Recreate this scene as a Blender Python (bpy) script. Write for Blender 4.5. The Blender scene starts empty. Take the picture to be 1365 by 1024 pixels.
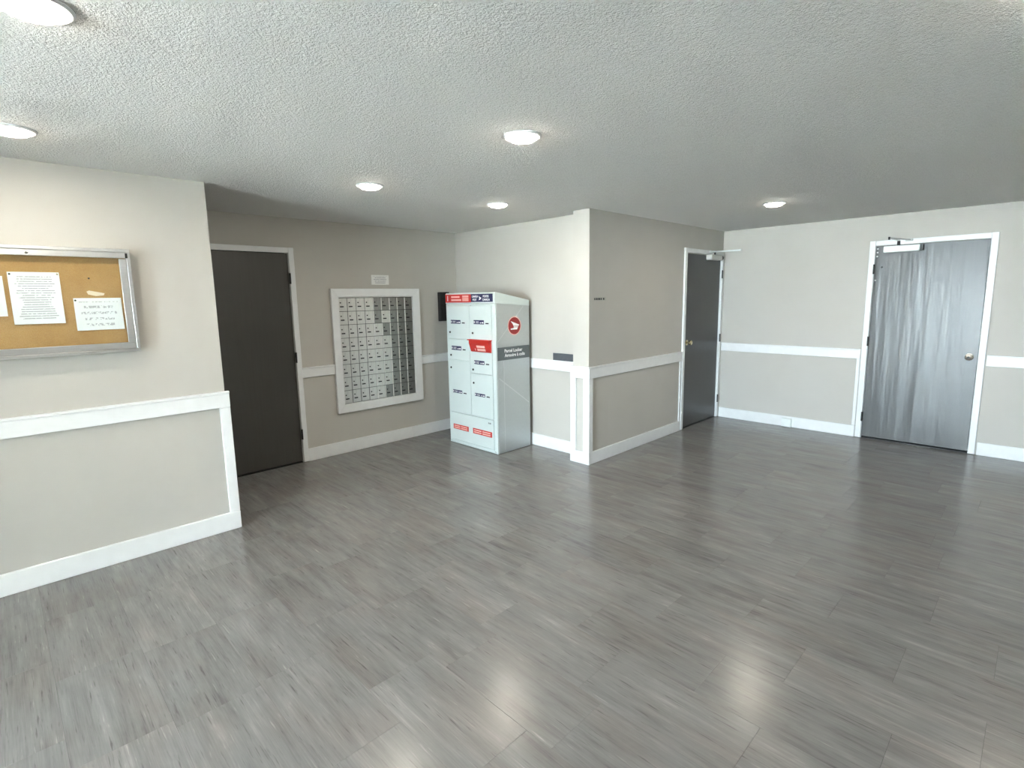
import bpy, bmesh, math, random
from mathutils import Vector, Matrix

random.seed(11)
SC = bpy.context.scene
COL = SC.collection
PI = math.pi

# ------------------------------------------------------------------ camera
def make_camera():
    f_px, yaw, pitch, roll, h = 701.79, math.radians(45.5804), math.radians(-8.4416), math.radians(-0.9971), 1.5844
    F = Vector((math.cos(yaw) * math.cos(pitch), math.sin(yaw) * math.cos(pitch), math.sin(pitch)))
    R = Vector((math.sin(yaw), -math.cos(yaw), 0))
    U = R.cross(F)
    R2 = math.cos(roll) * R + math.sin(roll) * U
    U2 = -math.sin(roll) * R + math.cos(roll) * U
    cd = bpy.data.cameras.new('camera')
    cd.sensor_fit = 'HORIZONTAL'; cd.sensor_width = 36.0
    cd.lens = 36.0 * f_px / 1365.0
    cd.shift_x = (682.5 - 680.99) / 1365.0
    cd.shift_y = (501.28 - 512.0) / 1365.0
    cd.clip_start = 0.02
    co = bpy.data.objects.new('camera', cd); COL.objects.link(co)
    m = Matrix((R2, U2, -F)).transposed().to_4x4()
    m.translation = (0, 0, h)
    co.matrix_world = m
    SC.camera = co
make_camera()

# ------------------------------------------------------------------ light and exposure
SKY_COLOR, SKY_STRENGTH = (0.73, 0.87, 1.0), 3.8
LAMP_POWER, LAMP_COLOR, LAMP_LENS = 0.20, (1.0, 0.92, 0.78), 2.6
EXPOSURE = 4.88
w = bpy.data.worlds.new('overcast_sky'); SC.world = w; w.use_nodes = True
bg = w.node_tree.nodes['Background']
bg.inputs['Color'].default_value = (*SKY_COLOR, 1); bg.inputs['Strength'].default_value = SKY_STRENGTH
# sun from over the building: added; its bounce off the paving lifts the ceiling
sd = bpy.data.lights.new('sun', 'SUN'); sd.energy = 8.6; sd.angle = math.radians(1.0); sd.color = (1.0, 0.93, 0.80)
so = bpy.data.objects.new('sun', sd); COL.objects.link(so)
so.rotation_euler = Vector((-0.25, 0.62, -0.75)).to_track_quat('-Z', 'Y').to_euler()
vs = SC.view_settings
vs.view_transform = 'Standard'; vs.look = 'None'; vs.gamma = 1.0; vs.use_curve_mapping = False
vs.exposure = EXPOSURE

# ------------------------------------------------------------------ plan of the place (metres)
H = 2.36
XA, YA = 1.089, 3.920          # end and face of the notice-board wall
YB, XC = 5.075, 4.076          # mailbox wall, wall behind the parcel locker
XK, YK = 3.905, 3.135          # corner column
YD, XE = 2.950, 6.674          # wall of the middle door, wall of the right door
XW, YS = -2.60, -2.00          # glazed entrance side, rear wall
VX, VY0, VY1, VZ = -5.40, 0.25, 2.45, 2.25   # added unseen vestibule trimming oblique daylight: glazed end, sides, opening height
WIN = (0.33, 2.37, 0.06, 2.22)   # glazing y0, y1, z0, z1

def portal():
    ld = bpy.data.lights.new('window_portal', 'AREA'); ld.shape = 'RECTANGLE'
    ld.size = WIN[3] - WIN[2]; ld.size_y = WIN[1] - WIN[0]; ld.energy = 0
    ld.cycles.is_portal = True
    o = bpy.data.objects.new('window_portal', ld); COL.objects.link(o)
    o.location = (VX - 0.06, (WIN[0] + WIN[1]) / 2, (WIN[2] + WIN[3]) / 2)
    o.rotation_euler = (0, -PI / 2, 0)
portal()

# ------------------------------------------------------------------ materials
def newmat(name):
    m = bpy.data.materials.new(name); m.use_nodes = True
    nt = m.node_tree; b = nt.nodes['Principled BSDF']
    return m, nt, b
def setp(b, color=None, rough=None, metal=None, spec=None, coat=None, coat_rough=None):
    if color is not None: b.inputs['Base Color'].default_value = (*color, 1)
    if rough is not None: b.inputs['Roughness'].default_value = rough
    if metal is not None: b.inputs['Metallic'].default_value = metal
    if spec is not None: b.inputs['Specular IOR Level'].default_value = spec
    if coat is not None: b.inputs['Coat Weight'].default_value = coat
    if coat_rough is not None: b.inputs['Coat Roughness'].default_value = coat_rough
def N(nt, t, **kw):
    n = nt.nodes.new(t)
    for k, v in kw.items(): setattr(n, k, v)
    return n
def coords(nt, space='Object', scale=(1, 1, 1)):
    tc = N(nt, 'ShaderNodeTexCoord'); mp = N(nt, 'ShaderNodeMapping')
    nt.links.new(tc.outputs[space], mp.inputs['Vector']); mp.inputs['Scale'].default_value = scale
    return mp.outputs['Vector']
def noise(nt, vec, scale, detail=3, rough=0.5, dist=0.0):
    n = N(nt, 'ShaderNodeTexNoise'); n.inputs['Scale'].default_value = scale
    n.inputs['Detail'].default_value = detail; n.inputs['Roughness'].default_value = rough
    n.inputs['Distortion'].default_value = dist
    nt.links.new(vec, n.inputs['Vector']); return n.outputs['Fac']
def ramp(nt, fac, stops):
    r = N(nt, 'ShaderNodeValToRGB'); e = r.color_ramp.elements
    while len(e) < len(stops): e.new(0.5)
    for el, (p, c) in zip(e, stops):
        el.position = p; el.color = (*c, 1) if len(c) == 3 else c
    nt.links.new(fac, r.inputs['Fac']); return r.outputs['Color']
def bump(nt, b, h, strength, dist):
    n = N(nt, 'ShaderNodeBump'); n.inputs['Strength'].default_value = strength; n.inputs['Distance'].default_value = dist
    nt.links.new(h, n.inputs['Height']); nt.links.new(n.outputs['Normal'], b.inputs['Normal'])
def math_(nt, op, a, bb=None, c=None):
    n = N(nt, 'ShaderNodeMath', operation=op)
    for i, v in enumerate((a, bb, c)):
        if v is None: continue
        if isinstance(v, (int, float)): n.inputs[i].default_value = v
        else: nt.links.new(v, n.inputs[i])
    return n.outputs[0]

def plain(name, color, rough=0.5, metal=0.0, spec=0.5, var=0.0, nscale=30, bstr=0.0, bdist=0.001):
    m, nt, b = newmat(name); setp(b, color, rough, metal, spec)
    v = coords(nt); f = noise(nt, v, nscale, 3)
    lo = tuple(c * (1 - var) for c in color); hi = tuple(min(1, c * (1 + var)) for c in color)
    nt.links.new(ramp(nt, f, [(0.3, lo), (0.7, hi)]), b.inputs['Base Color'])
    if bstr: bump(nt, b, f, bstr, bdist)
    return m

def wall_paint():
    m, nt, b = newmat('greige_wall_paint'); setp(b, rough=0.55, spec=0.35)
    v = coords(nt, 'Object')
    f = noise(nt, v, 1.6, 4, 0.6)
    nt.links.new(ramp(nt, f, [(0.3, (0.490, 0.470, 0.430)), (0.7, (0.512, 0.492, 0.452))]), b.inputs['Base Color'])
    g = noise(nt, v, 260, 2)
    bump(nt, b, g, 0.12, 0.002)
    return m
def ceiling_mat():
    m, nt, b = newmat('stippled_ceiling'); setp(b, (0.90, 0.88, 0.845), 0.9, 0, 0.1)
    v = coords(nt, 'Object')
    a = noise(nt, v, 120, 4, 0.65, 0.4)
    c = noise(nt, v, 55, 2, 0.5, 0.3)
    s = math_(nt, 'ADD', math_(nt, 'MULTIPLY', a, 1.0), math_(nt, 'MULTIPLY', c, 0.6))
    rr = N(nt, 'ShaderNodeMapRange'); rr.inputs['From Min'].default_value = 0.65; rr.inputs['From Max'].default_value = 1.05
    nt.links.new(s, rr.inputs['Value'])
    bump(nt, b, rr.outputs['Result'], 1.0, 0.009)
    return m
def trim_mat():
    m, nt, b = newmat('white_trim_paint'); setp(b, (0.86, 0.87, 0.86), 0.35, 0, 0.5)
    v = coords(nt); f = noise(nt, v, 14, 3)
    nt.links.new(ramp(nt, f, [(0.2, (0.75, 0.76, 0.76)), (0.7, (0.79, 0.80, 0.80))]), b.inputs['Base Color'])
    bump(nt, b, noise(nt, v, 60, 2), 0.05, 0.001)
    return m
def tile_mat():
    m, nt, b = newmat('grey_vinyl_tile')
    oi = N(nt, 'ShaderNodeObjectInfo'); gi = N(nt, 'ShaderNodeNewGeometry')
    rnd = math_(nt, 'FRACT', math_(nt, 'ADD', math_(nt, 'MULTIPLY', oi.outputs['Random'], 7.31), gi.outputs['Random Per Island']))
    tc = N(nt, 'ShaderNodeTexCoord')
    off = N(nt, 'ShaderNodeCombineXYZ')
    nt.links.new(math_(nt, 'MULTIPLY', rnd, 37.0), off.inputs[0]); nt.links.new(math_(nt, 'MULTIPLY', rnd, 91.0), off.inputs[1])
    add = N(nt, 'ShaderNodeVectorMath', operation='ADD'); nt.links.new(tc.outputs['Object'], add.inputs[0]); nt.links.new(off.outputs[0], add.inputs[1])
    def st(sx, sy, sc, det, rg, ds=0.0):
        mp = N(nt, 'ShaderNodeMapping'); mp.inputs['Scale'].default_value = (sx, sy, 1)
        nt.links.new(add.outputs[0], mp.inputs['Vector']); return noise(nt, mp.outputs['Vector'], sc, det, rg, ds)
    streak = st(1, 0.055, 34, 4, 0.6, 0.1)      # long strokes along the tile
    fine = st(1, 0.03, 190, 3, 0.6)
    cloud = st(1, 0.30, 9, 4, 0.6, 0.4)
    patch = st(1, 0.12, 13, 3, 0.5, 0.2)
    s = math_(nt, 'ADD', math_(nt, 'MULTIPLY', streak, 0.30), math_(nt, 'ADD', math_(nt, 'MULTIPLY', fine, 0.22), math_(nt, 'MULTIPLY', cloud, 0.28)))
    s = math_(nt, 'ADD', s, math_(nt, 'MULTIPLY', patch, 0.20))
    s = math_(nt, 'ADD', s, math_(nt, 'MULTIPLY', math_(nt, 'SUBTRACT', rnd, 0.5), 0.075))
    c = ramp(nt, s, [(0.32, (0.090, 0.087, 0.083)), (0.44, (0.168, 0.164, 0.157)), (0.54, (0.205, 0.200, 0.192)), (0.60, (0.240, 0.233, 0.223)), (0.70, (0.33, 0.32, 0.305))])
    hue = st(1, 0.4, 5, 2, 0.5)
    mx = N(nt, 'ShaderNodeMixRGB', blend_type='MULTIPLY'); nt.links.new(c, mx.inputs[1])
    nt.links.new(ramp(nt, hue, [(0.45, (1, 1, 1)), (0.66, (1.0, 0.955, 0.935))]), mx.inputs[2]); mx.inputs[0].default_value = 1
    thin = st(1, 0.06, 95, 3, 0.55)
    mx2 = N(nt, 'ShaderNodeMixRGB', blend_type='MULTIPLY'); nt.links.new(mx.outputs[0], mx2.inputs[1]); mx2.inputs[0].default_value = 1
    nt.links.new(ramp(nt, thin, [(0.25, (1.50, 1.49, 1.47)), (0.36, (1, 1, 1)), (0.61, (1, 1, 1)), (0.73, (0.58, 0.57, 0.56))]), mx2.inputs[2]); mx = mx2
    nt.links.new(mx.outputs[0], b.inputs['Base Color'])
    nt.links.new(math_(nt, 'ADD', math_(nt, 'MULTIPLY', streak, 0.10), 0.20), b.inputs['Roughness'])
    b.inputs['Specular IOR Level'].default_value = 0.55
    bump(nt, b, s, 0.06, 0.002)
    return m
def door_mat(name, color, rough, wavy=0.0, var=0.06, spec=0.5):
    m, nt, b = newmat(name); setp(b, color, rough, 0, spec)
    v = coords(nt, 'Object', (1, 1, 0.04))
    f = noise(nt, v, 55, 4, 0.6)
    lo = tuple(c * (1 - var) for c in color); hi = tuple(c * (1 + var) for c in color)
    nt.links.new(ramp(nt, f, [(0.3, lo), (0.7, hi)]), b.inputs['Base Color'])
    h = f
    if wavy:
        v2 = coords(nt, 'Object', (1, 1, 0.06)); g = noise(nt, v2, 12, 2, 0.5)
        v3 = coords(nt, 'Object', (1, 1, 0.5)); g3 = noise(nt, v3, 90, 3, 0.6)
        h = math_(nt, 'ADD', math_(nt, 'MULTIPLY', g, wavy), math_(nt, 'ADD', math_(nt, 'MULTIPLY', f, 0.014), math_(nt, 'MULTIPLY', g3, 0.016)))
        bump(nt, b, h, 1.0, 0.02)
    else:
        bump(nt, b, f, 0.15, 0.001)
    return m
def brushed(name, color, rough, axis=(1, 1, 0.05), var=0.12, metal=1.0, amp=0.08):
    m, nt, b = newmat(name); setp(b, color, rough, metal, 0.5)
    v = coords(nt, 'Object', axis); f = noise(nt, v, 120, 3, 0.6)
    lo = tuple(c * (1 - var) for c in color); hi = tuple(min(1, c * (1 + var)) for c in color)
    nt.links.new(ramp(nt, f, [(0.25, lo), (0.75, hi)]), b.inputs['Base Color'])
    bump(nt, b, f, amp, 0.001)
    return m
def glass_mat(name, tint=(0.97, 0.99, 0.98)):
    m = bpy.data.materials.new(name); m.use_nodes = True; nt = m.node_tree; nt.nodes.clear()
    out = N(nt, 'ShaderNodeOutputMaterial'); mix = N(nt, 'ShaderNodeMixShader'); tr = N(nt, 'ShaderNodeBsdfTransparent')
    gl = N(nt, 'ShaderNodeBsdfGlossy'); lw = N(nt, 'ShaderNodeLayerWeight'); lw.inputs['Blend'].default_value = 0.5
    tr.inputs['Color'].default_value = (*tint, 1); gl.inputs['Roughness'].default_value = 0.02
    fac = math_(nt, 'ADD', math_(nt, 'MULTIPLY', math_(nt, 'POWER', lw.outputs['Facing'], 5.0), 0.6), 0.03)
    nt.links.new(fac, mix.inputs[0]); nt.links.new(tr.outputs[0], mix.inputs[1]); nt.links.new(gl.outputs[0], mix.inputs[2])
    nt.links.new(mix.outputs[0], out.inputs['Surface'])
    return m
def lens_mat():
    m, nt, b = newmat('lit_lamp_lens'); setp(b, (0.9, 0.9, 0.88), 0.5)
    b.inputs['Emission Color'].default_value = (*LAMP_COLOR, 1); b.inputs['Emission Strength'].default_value = LAMP_LENS
    f = noise(nt, coords(nt), 12, 1)
    nt.links.new(ramp(nt, f, [(0, (0.88, 0.88, 0.86)), (1, (0.9, 0.9, 0.88))]), b.inputs['Base Color'])
    return m
def print_mat(name, paper, ink, axis_u, pitch, margin_u, margin_v, size, fill=0.5, wscale=90, density=0.42):
    """paper with rows of small print; size = (width, height) of the sheet, object origin at its centre; axis_u 0 = x, 1 = y"""
    m, nt, b = newmat(name); setp(b, paper, 0.7, 0, 0.3)
    tc = N(nt, 'ShaderNodeTexCoord'); sp = N(nt, 'ShaderNodeSeparateXYZ'); nt.links.new(tc.outputs['Object'], sp.inputs[0])
    u, v = sp.outputs[axis_u], sp.outputs[2]
    row = math_(nt, 'FRACT', math_(nt, 'DIVIDE', v, pitch)); inrow = math_(nt, 'LESS_THAN', row, fill)
    rid = math_(nt, 'FLOOR', math_(nt, 'DIVIDE', v, pitch))
    cv = N(nt, 'ShaderNodeCombineXYZ'); nt.links.new(math_(nt, 'MULTIPLY', u, 1.0), cv.inputs[0])
    nt.links.new(math_(nt, 'MULTIPLY', rid, 3.37), cv.inputs[1]); nt.links.new(math_(nt, 'MULTIPLY', v, 0.8), cv.inputs[2])
    wd = math_(nt, 'GREATER_THAN', noise(nt, cv.outputs[0], wscale, 2, 0.6), density)
    rl = N(nt, 'ShaderNodeTexWhiteNoise', noise_dimensions='1D'); nt.links.new(rid, rl.inputs['W'])
    half = math_(nt, 'MULTIPLY', math_(nt, 'ADD', math_(nt, 'MULTIPLY', rl.outputs['Value'], 0.35), 0.65), size[0] / 2 - margin_u)
    okb = math_(nt, 'LESS_THAN', math_(nt, 'ABSOLUTE', u), half)
    okv = math_(nt, 'LESS_THAN', math_(nt, 'ABSOLUTE', v), size[1] / 2 - margin_v)
    k = math_(nt, 'MULTIPLY', math_(nt, 'MULTIPLY', inrow, wd), math_(nt, 'MULTIPLY', okb, okv))
    nt.links.new(ramp(nt, k, [(0, paper), (1, ink)]), b.inputs['Base Color'])
    return m

M = {}
M['wall'] = wall_paint(); M['ceiling'] = ceiling_mat(); M['trim'] = trim_mat(); M['tile'] = tile_mat()
M['subfloor'] = plain('dark_tile_joint', (0.03, 0.03, 0.03), 0.8, var=0.1)
M['door_dark'] = door_mat('charcoal_door_paint', (0.052, 0.049, 0.043), 0.38)
M['door_mid'] = door_mat('charcoal_gloss_door_paint', (0.052, 0.049, 0.045), 0.30)
M['door_gloss'] = door_mat('grey_gloss_door_paint', (0.112, 0.113, 0.111), 0.30, wavy=0.28, var=0.03, spec=0.34)
M['black'] = plain('black_plastic', (0.012, 0.012, 0.013), 0.45, var=0.1)
M['dark_metal'] = plain('dark_hinge_metal', (0.03, 0.03, 0.03), 0.4, 0.6, var=0.2)
M['white_metal'] = plain('white_enamel', (0.80, 0.84, 0.82), 0.32, var=0.02)
M['closer_grey'] = plain('grey_closer_enamel', (0.55, 0.55, 0.53), 0.35, var=0.05)
M['chrome'] = brushed('satin_chrome', (0.75, 0.74, 0.70), 0.18, var=0.03, amp=0.0)
M['brass'] = brushed('satin_brass', (0.80, 0.70, 0.46), 0.2, var=0.04, amp=0.0)
M['alu'] = brushed('brushed_aluminium', (0.72, 0.73, 0.74), 0.35, (0.05, 1, 1), 0.06)
M['mail_alu'] = brushed('mailbox_aluminium', (0.68, 0.67, 0.64), 0.34, (1, 1, 0.06), 0.10, metal=0.8)
M['mail_dark'] = brushed('darker_mailbox_aluminium', (0.29, 0.29, 0.275), 0.34, (1, 1, 0.06), 0.16, metal=0.8)  # darker metal colour for some of the mailbox doors
M['mail_edge'] = brushed('bright_aluminium_edge', (0.88, 0.88, 0.86), 0.4, (1, 1, 0.06), 0.03, metal=0.1)
M['galv'] = brushed('grey_locker_side_panel', (0.50, 0.53, 0.53), 0.33, (1, 1, 0.3), 0.05, metal=0.55, amp=0.04)
M['locker_white'] = plain('white_locker_enamel', (0.60, 0.67, 0.655), 0.30, var=0.015, nscale=6)
M['red'] = plain('red_print', (0.55, 0.026, 0.018), 0.4, var=0.05)
M['navy'] = plain('navy_print', (0.016, 0.016, 0.075), 0.4, var=0.05)
M['darkred'] = plain('dark_red_print', (0.30, 0.014, 0.014), 0.4, var=0.05)
M['pinkwhite'] = plain('pale_pink_print', (0.85, 0.50, 0.44), 0.5, var=0.03)
M['whiteprint'] = plain('white_print', (0.88, 0.88, 0.88), 0.5, var=0.01)
M['greyplate'] = plain('slate_grey_plate', (0.085, 0.092, 0.105), 0.4, var=0.06)
M['slateprint'] = plain('slate_grey_print', (0.11, 0.125, 0.13), 0.4, var=0.05)
M['ink'] = plain('dark_ink', (0.02, 0.02, 0.03), 0.6, var=0.1)
M['glass'] = glass_mat('clear_glass')
M['lens'] = lens_mat()
M['concrete'] = plain('pale_concrete_paving', (0.72, 0.71, 0.69), 0.9, var=0.1, nscale=3)
def cork_mat():
    m, nt, b = newmat('cork_panel'); setp(b, rough=0.9, spec=0.15)
    v = coords(nt); f = noise(nt, v, 220, 4, 0.7); g = noise(nt, v, 6, 2)
    s = math_(nt, 'ADD', math_(nt, 'MULTIPLY', f, 0.6), math_(nt, 'MULTIPLY', g, 0.4))
    nt.links.new(ramp(nt, s, [(0.3, (0.35, 0.19, 0.075)), (0.5, (0.43, 0.25, 0.105)), (0.7, (0.50, 0.31, 0.145))]), b.inputs['Base Color'])
    bump(nt, b, f, 0.2, 0.001); return m
M['cork'] = cork_mat()

# ------------------------------------------------------------------ mesh helpers
ORG = {}
def bx(bm, x0, x1, y0, y1, z0, z1, bev=0.0, seg=1):
    t = bmesh.new()
    vs_ = [t.verts.new((x, y, z)) for x in (x0, x1) for y in (y0, y1) for z in (z0, z1)]
    for f in ((0, 1, 3, 2), (4, 6, 7, 5), (0, 4, 5, 1), (2, 3, 7, 6), (0, 2, 6, 4), (1, 5, 7, 3)):
        t.faces.new([vs_[i] for i in f])
    if bev: bmesh.ops.bevel(t, geom=list(t.edges), offset=bev, segments=seg, affect='EDGES', profile=0.6)
    join(bm, t)
def join(bm, t):
    me = bpy.data.meshes.new('tmp'); t.to_mesh(me); t.free(); bm.from_mesh(me); bpy.data.meshes.remove(me)
def prism(bm, pts, axis, a0, a1, bev=0.0):
    """polygon pts in the two other axes, extruded along axis from a0 to a1"""
    t = bmesh.new()
    def P(u, v, a):
        return (a, u, v) if axis == 0 else (u, a, v) if axis == 1 else (u, v, a)
    lo = [t.verts.new(P(u, v, a0)) for u, v in pts]; hi = [t.verts.new(P(u, v, a1)) for u, v in pts]
    n = len(pts)
    t.faces.new(lo[::-1]); t.faces.new(hi)
    for i in range(n): t.faces.new((lo[i], lo[(i + 1) % n], hi[(i + 1) % n], hi[i]))
    bmesh.ops.recalc_face_normals(t, faces=list(t.faces))
    if bev: bmesh.ops.bevel(t, geom=list(t.edges), offset=bev, segments=1, affect='EDGES')
    join(bm, t)
def lathe(bm, prof, base, axis, seg=24):
    """prof = [(radius, height)] turned around axis (unit Vector) at base"""
    ax = Vector(axis).normalized(); u = ax.orthogonal().normalized(); v = ax.cross(u); base = Vector(base)
    t = bmesh.new(); rings = []
    for r, h in prof:
        if r < 1e-6: rings.append([t.verts.new(base + ax * h)])
        else: rings.append([t.verts.new(base + ax * h + (u * math.cos(2 * PI * i / seg) + v * math.sin(2 * PI * i / seg)) * r) for i in range(seg)])
    for a, b in zip(rings, rings[1:]):
        for i in range(seg):
            j = (i + 1) % seg
            if len(a) == 1 and len(b) == 1: continue
            if len(a) == 1: t.faces.new((a[0], b[i], b[j]))
            elif len(b) == 1: t.faces.new((a[i], b[0], a[j]))
            else: t.faces.new((a[i], b[i], b[j], a[j]))
    bmesh.ops.recalc_face_normals(t, faces=list(t.faces))
    join(bm, t)
def bar(bm, p, q, r, seg=10):
    p, q = Vector(p), Vector(q); L = (q - p).length
    lathe(bm, [(0, 0), (r, 0), (r, L), (0, L)], p, q - p, seg)
def flatbar(bm, p, q, wv, tv):
    """bar with rectangular section; wv, tv are the half-width and half-thickness vectors"""
    p, q, wv, tv = Vector(p), Vector(q), Vector(wv), Vector(tv)
    t = bmesh.new(); a = [t.verts.new(p + s * wv + k * tv) for s, k in ((-1, -1), (1, -1), (1, 1), (-1, 1))]
    b = [t.verts.new(q + s * wv + k * tv) for s, k in ((-1, -1), (1, -1), (1, 1), (-1, 1))]
    t.faces.new(a[::-1]); t.faces.new(b)
    for i in range(4): t.faces.new((a[i], a[(i + 1) % 4], b[(i + 1) % 4], b[i]))
    bmesh.ops.recalc_face_normals(t, faces=list(t.faces)); join(bm, t)

def obj(name, bm, mat, parent=None, smooth=False, origin=None):
    """bm holds world coordinates; the origin goes to the bounding-box centre"""
    xs = [v.co for v in bm.verts]
    lo = Vector([min(c[i] for c in xs) for i in range(3)]); hi = Vector([max(c[i] for c in xs) for i in range(3)])
    c = Vector(origin) if origin else (lo + hi) / 2
    for v in bm.verts: v.co -= c
    me = bpy.data.meshes.new(name); bm.to_mesh(me); bm.free()
    me.materials.append(M[mat] if isinstance(mat, str) else mat)
    if smooth:
        for p in me.polygons: p.use_smooth = True
        try: me.set_sharp_from_angle(angle=math.radians(40))
        except Exception: pass
    o = bpy.data.objects.new(name, me); COL.objects.link(o)
    ORG[o] = c
    if parent: o.parent = parent; o.location = c - ORG[parent]
    else: o.location = c
    return o
def thing(name, label, cat, loc, group=None, kind=None):
    o = bpy.data.objects.new(name, None); COL.objects.link(o); o.location = loc; ORG[o] = Vector(loc)
    o.empty_display_size = 0.05
    return tag(o, label, cat, group, kind)
def tag(o, label, cat, group=None, kind=None):
    o['label'] = label; o['category'] = cat
    if group: o['group'] = group
    if kind: o['kind'] = kind
    return o
def box(name, mat, parent, *a, bev=0.0, **k):
    bm = bmesh.new(); bx(bm, *a, bev); return obj(name, bm, mat, parent, **k)
def boxes(name, mat, parent, lst, bev=0.0):
    bm = bmesh.new()
    for a in lst: bx(bm, *a, bev)
    return obj(name, bm, mat, parent)
def struct(o, label, cat): return tag(o, label, cat, None, 'structure')
def text(name, body, size, mat, parent, loc, facing, width=None, bold=0.0, align='LEFT'):
    """flat lettering standing on a face; facing '-y' reads along +x, '-x' reads along -y"""
    cu = bpy.data.curves.new(name, 'FONT'); cu.body = body; cu.size = size; cu.extrude = 0.0004; cu.offset = bold
    cu.align_x = align; cu.resolution_u = 3
    tmp = bpy.data.objects.new('tmp', cu); COL.objects.link(tmp)
    bpy.context.view_layer.update()
    dg = bpy.context.evaluated_depsgraph_get(); me = bpy.data.meshes.new_from_object(tmp.evaluated_get(dg))
    bpy.data.objects.remove(tmp)
    if width:
        wd = max(v.co.x for v in me.vertices) - min(v.co.x for v in me.vertices)
        for v in me.vertices: v.co.x *= width / wd
    me.materials.clear(); me.materials.append(M[mat])
    o = bpy.data.objects.new(name, me); COL.objects.link(o)
    o.rotation_euler = (PI / 2, 0, 0) if facing == '-y' else (PI / 2, 0, -PI / 2)
    ORG[o] = Vector(loc); o.parent = parent; o.location = Vector(loc) - ORG[parent]
    return o

# ------------------------------------------------------------------ room shell
def wall_with_holes(name, axis, face0, face1, u0, u1, z0, z1, holes, mat='wall'):
    """slab from face0 to face1 along axis; holes = [(u0,u1,z0,z1)] sorted by u"""
    bm = bmesh.new()
    def B(a, b, c, d):
        if b - a < 1e-4 or d - c < 1e-4: return
        if axis == 0: bx(bm, face0, face1, a, b, c, d)
        else: bx(bm, a, b, face0, face1, c, d)
    cur = u0
    for (a, b, c, d) in holes:
        B(cur, a, z0, z1); B(a, b, z0, c); B(a, b, d, z1); cur = b
    B(cur, u1, z0, z1)
    return obj(name, bm, mat)
ZB = -0.10
T = 0.14
DOOR_B = (1.140, 2.070)   # openings
DOOR_D = (5.700, 6.622)
DOOR_E = (0.428, 1.340)
DH = 2.050

struct(obj('wall_left', (lambda bm: (bx(bm, XW - T, XA, YA, YB + T, ZB, H), bm)[1])(bmesh.new()), 'wall'),
       'greige wall on the left carrying the glazed notice board', 'wall')
struct(wall_with_holes('wall_back', 1, YB, YB + T, XA, XC + T, ZB, H, [(*DOOR_B, ZB, DH)]), 'greige back wall with the mailbox panel and a dark door', 'wall')
struct(box('wall_centre', 'wall', None, XC, XC + T, YK, YB, ZB, H), 'pale greige wall behind the white parcel locker', 'wall')
struct(box('wall_corner', 'wall', None, XK, XC + T, YD, YK, ZB, H), 'narrow projecting wall end at the outer corner', 'wall')
struct(wall_with_holes('wall_middle', 1, YD, YD + T, XC + T, XE, ZB, H, [(*DOOR_D, ZB, DH)]), 'shaded greige wall with the small wall tag and middle door', 'wall')
struct(wall_with_holes('wall_right', 0, XE, XE + T, YS - T, YD + T, ZB, H, [(*DOOR_E, ZB, DH)]), 'bright greige wall around the grey door on the right', 'wall')
struct(box('wall_rear', 'wall', None, XW - T, XE, YS - T, YS, ZB, H), 'plain greige wall behind the camera', 'wall')
struct(wall_with_holes('wall_entrance', 0, XW - T, XW, YS, YA, ZB, H, [(VY0, VY1, ZB, VZ)]), 'greige wall around the opening to the added vestibule', 'wall')
struct(box('wall_baffle_near', 'wall', None, VX - T, XW - T, VY0 - T, VY0, ZB, H), 'greige near side wall of the added vestibule that narrows the daylight', 'wall')  # unseen side wall added to cut oblique daylight on the left wall
struct(box('wall_baffle_far', 'wall', None, VX - T, XW - T, VY1, VY1 + T, ZB, H), 'greige far side wall of the added vestibule that narrows the daylight', 'wall')  # opposite side of the added vestibule, also bounding the daylight
struct(wall_with_holes('wall_entrance_end', 0, VX - T, VX, VY0, VY1, ZB, H, [(WIN[0], WIN[1], WIN[2], WIN[3])]), 'greige entrance wall around the tall glazing', 'wall')
struct(box('ceiling', 'ceiling', None, VX - T, XE + T, YS - T, YB + T, H, H + 0.1), 'off-white stippled ceiling with round recessed lights', 'ceiling')

# floor slab and its vinyl tiles
floor = struct(box('floor', 'subfloor', None, VX - T, XE + T, YS - T, YB + T, -0.12, -0.004), 'dark grey wood-look vinyl tile floor', 'floor')
TW, TL, GAP = 0.305, 0.606, 0.0003
PH = {-3: 0.35, -2: 2.19, -1: 1.214, 0: 1.095, 1: 0.606, 2: 0.258, 3: 0.022, 4: 0.917, 5: 0.02, 12: 2.05, 13: 2.31}
def tile_mesh(x0, x1, y0, y1):
    bm = bmesh.new(); z0, z1, c = -0.004, 0.0, 0.0006
    lo = [bm.verts.new(p) for p in ((x0, y0, z0), (x1, y0, z0), (x1, y1, z0), (x0, y1, z0))]
    md = [bm.verts.new(p) for p in ((x0, y0, z1 - c * 0.5), (x1, y0, z1 - c * 0.5), (x1, y1, z1 - c * 0.5), (x0, y1, z1 - c * 0.5))]
    hi = [bm.verts.new(p) for p in ((x0 + c, y0 + c, z1), (x1 - c, y0 + c, z1), (x1 - c, y1 - c, z1), (x0 + c, y1 - c, z1))]
    for a, b in ((lo, md), (md, hi)):
        for i in range(4): bm.faces.new((a[i], a[(i + 1) % 4], b[(i + 1) % 4], b[i]))
    bm.faces.new(hi); return bm
def solid_at(x, y):      # inside a wall block
    return (x < XA and y > YA) or (x > XC and y > YD) or (x > XK and YD < y < YK) or (x < XW and not VY0 < y < VY1)
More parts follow.
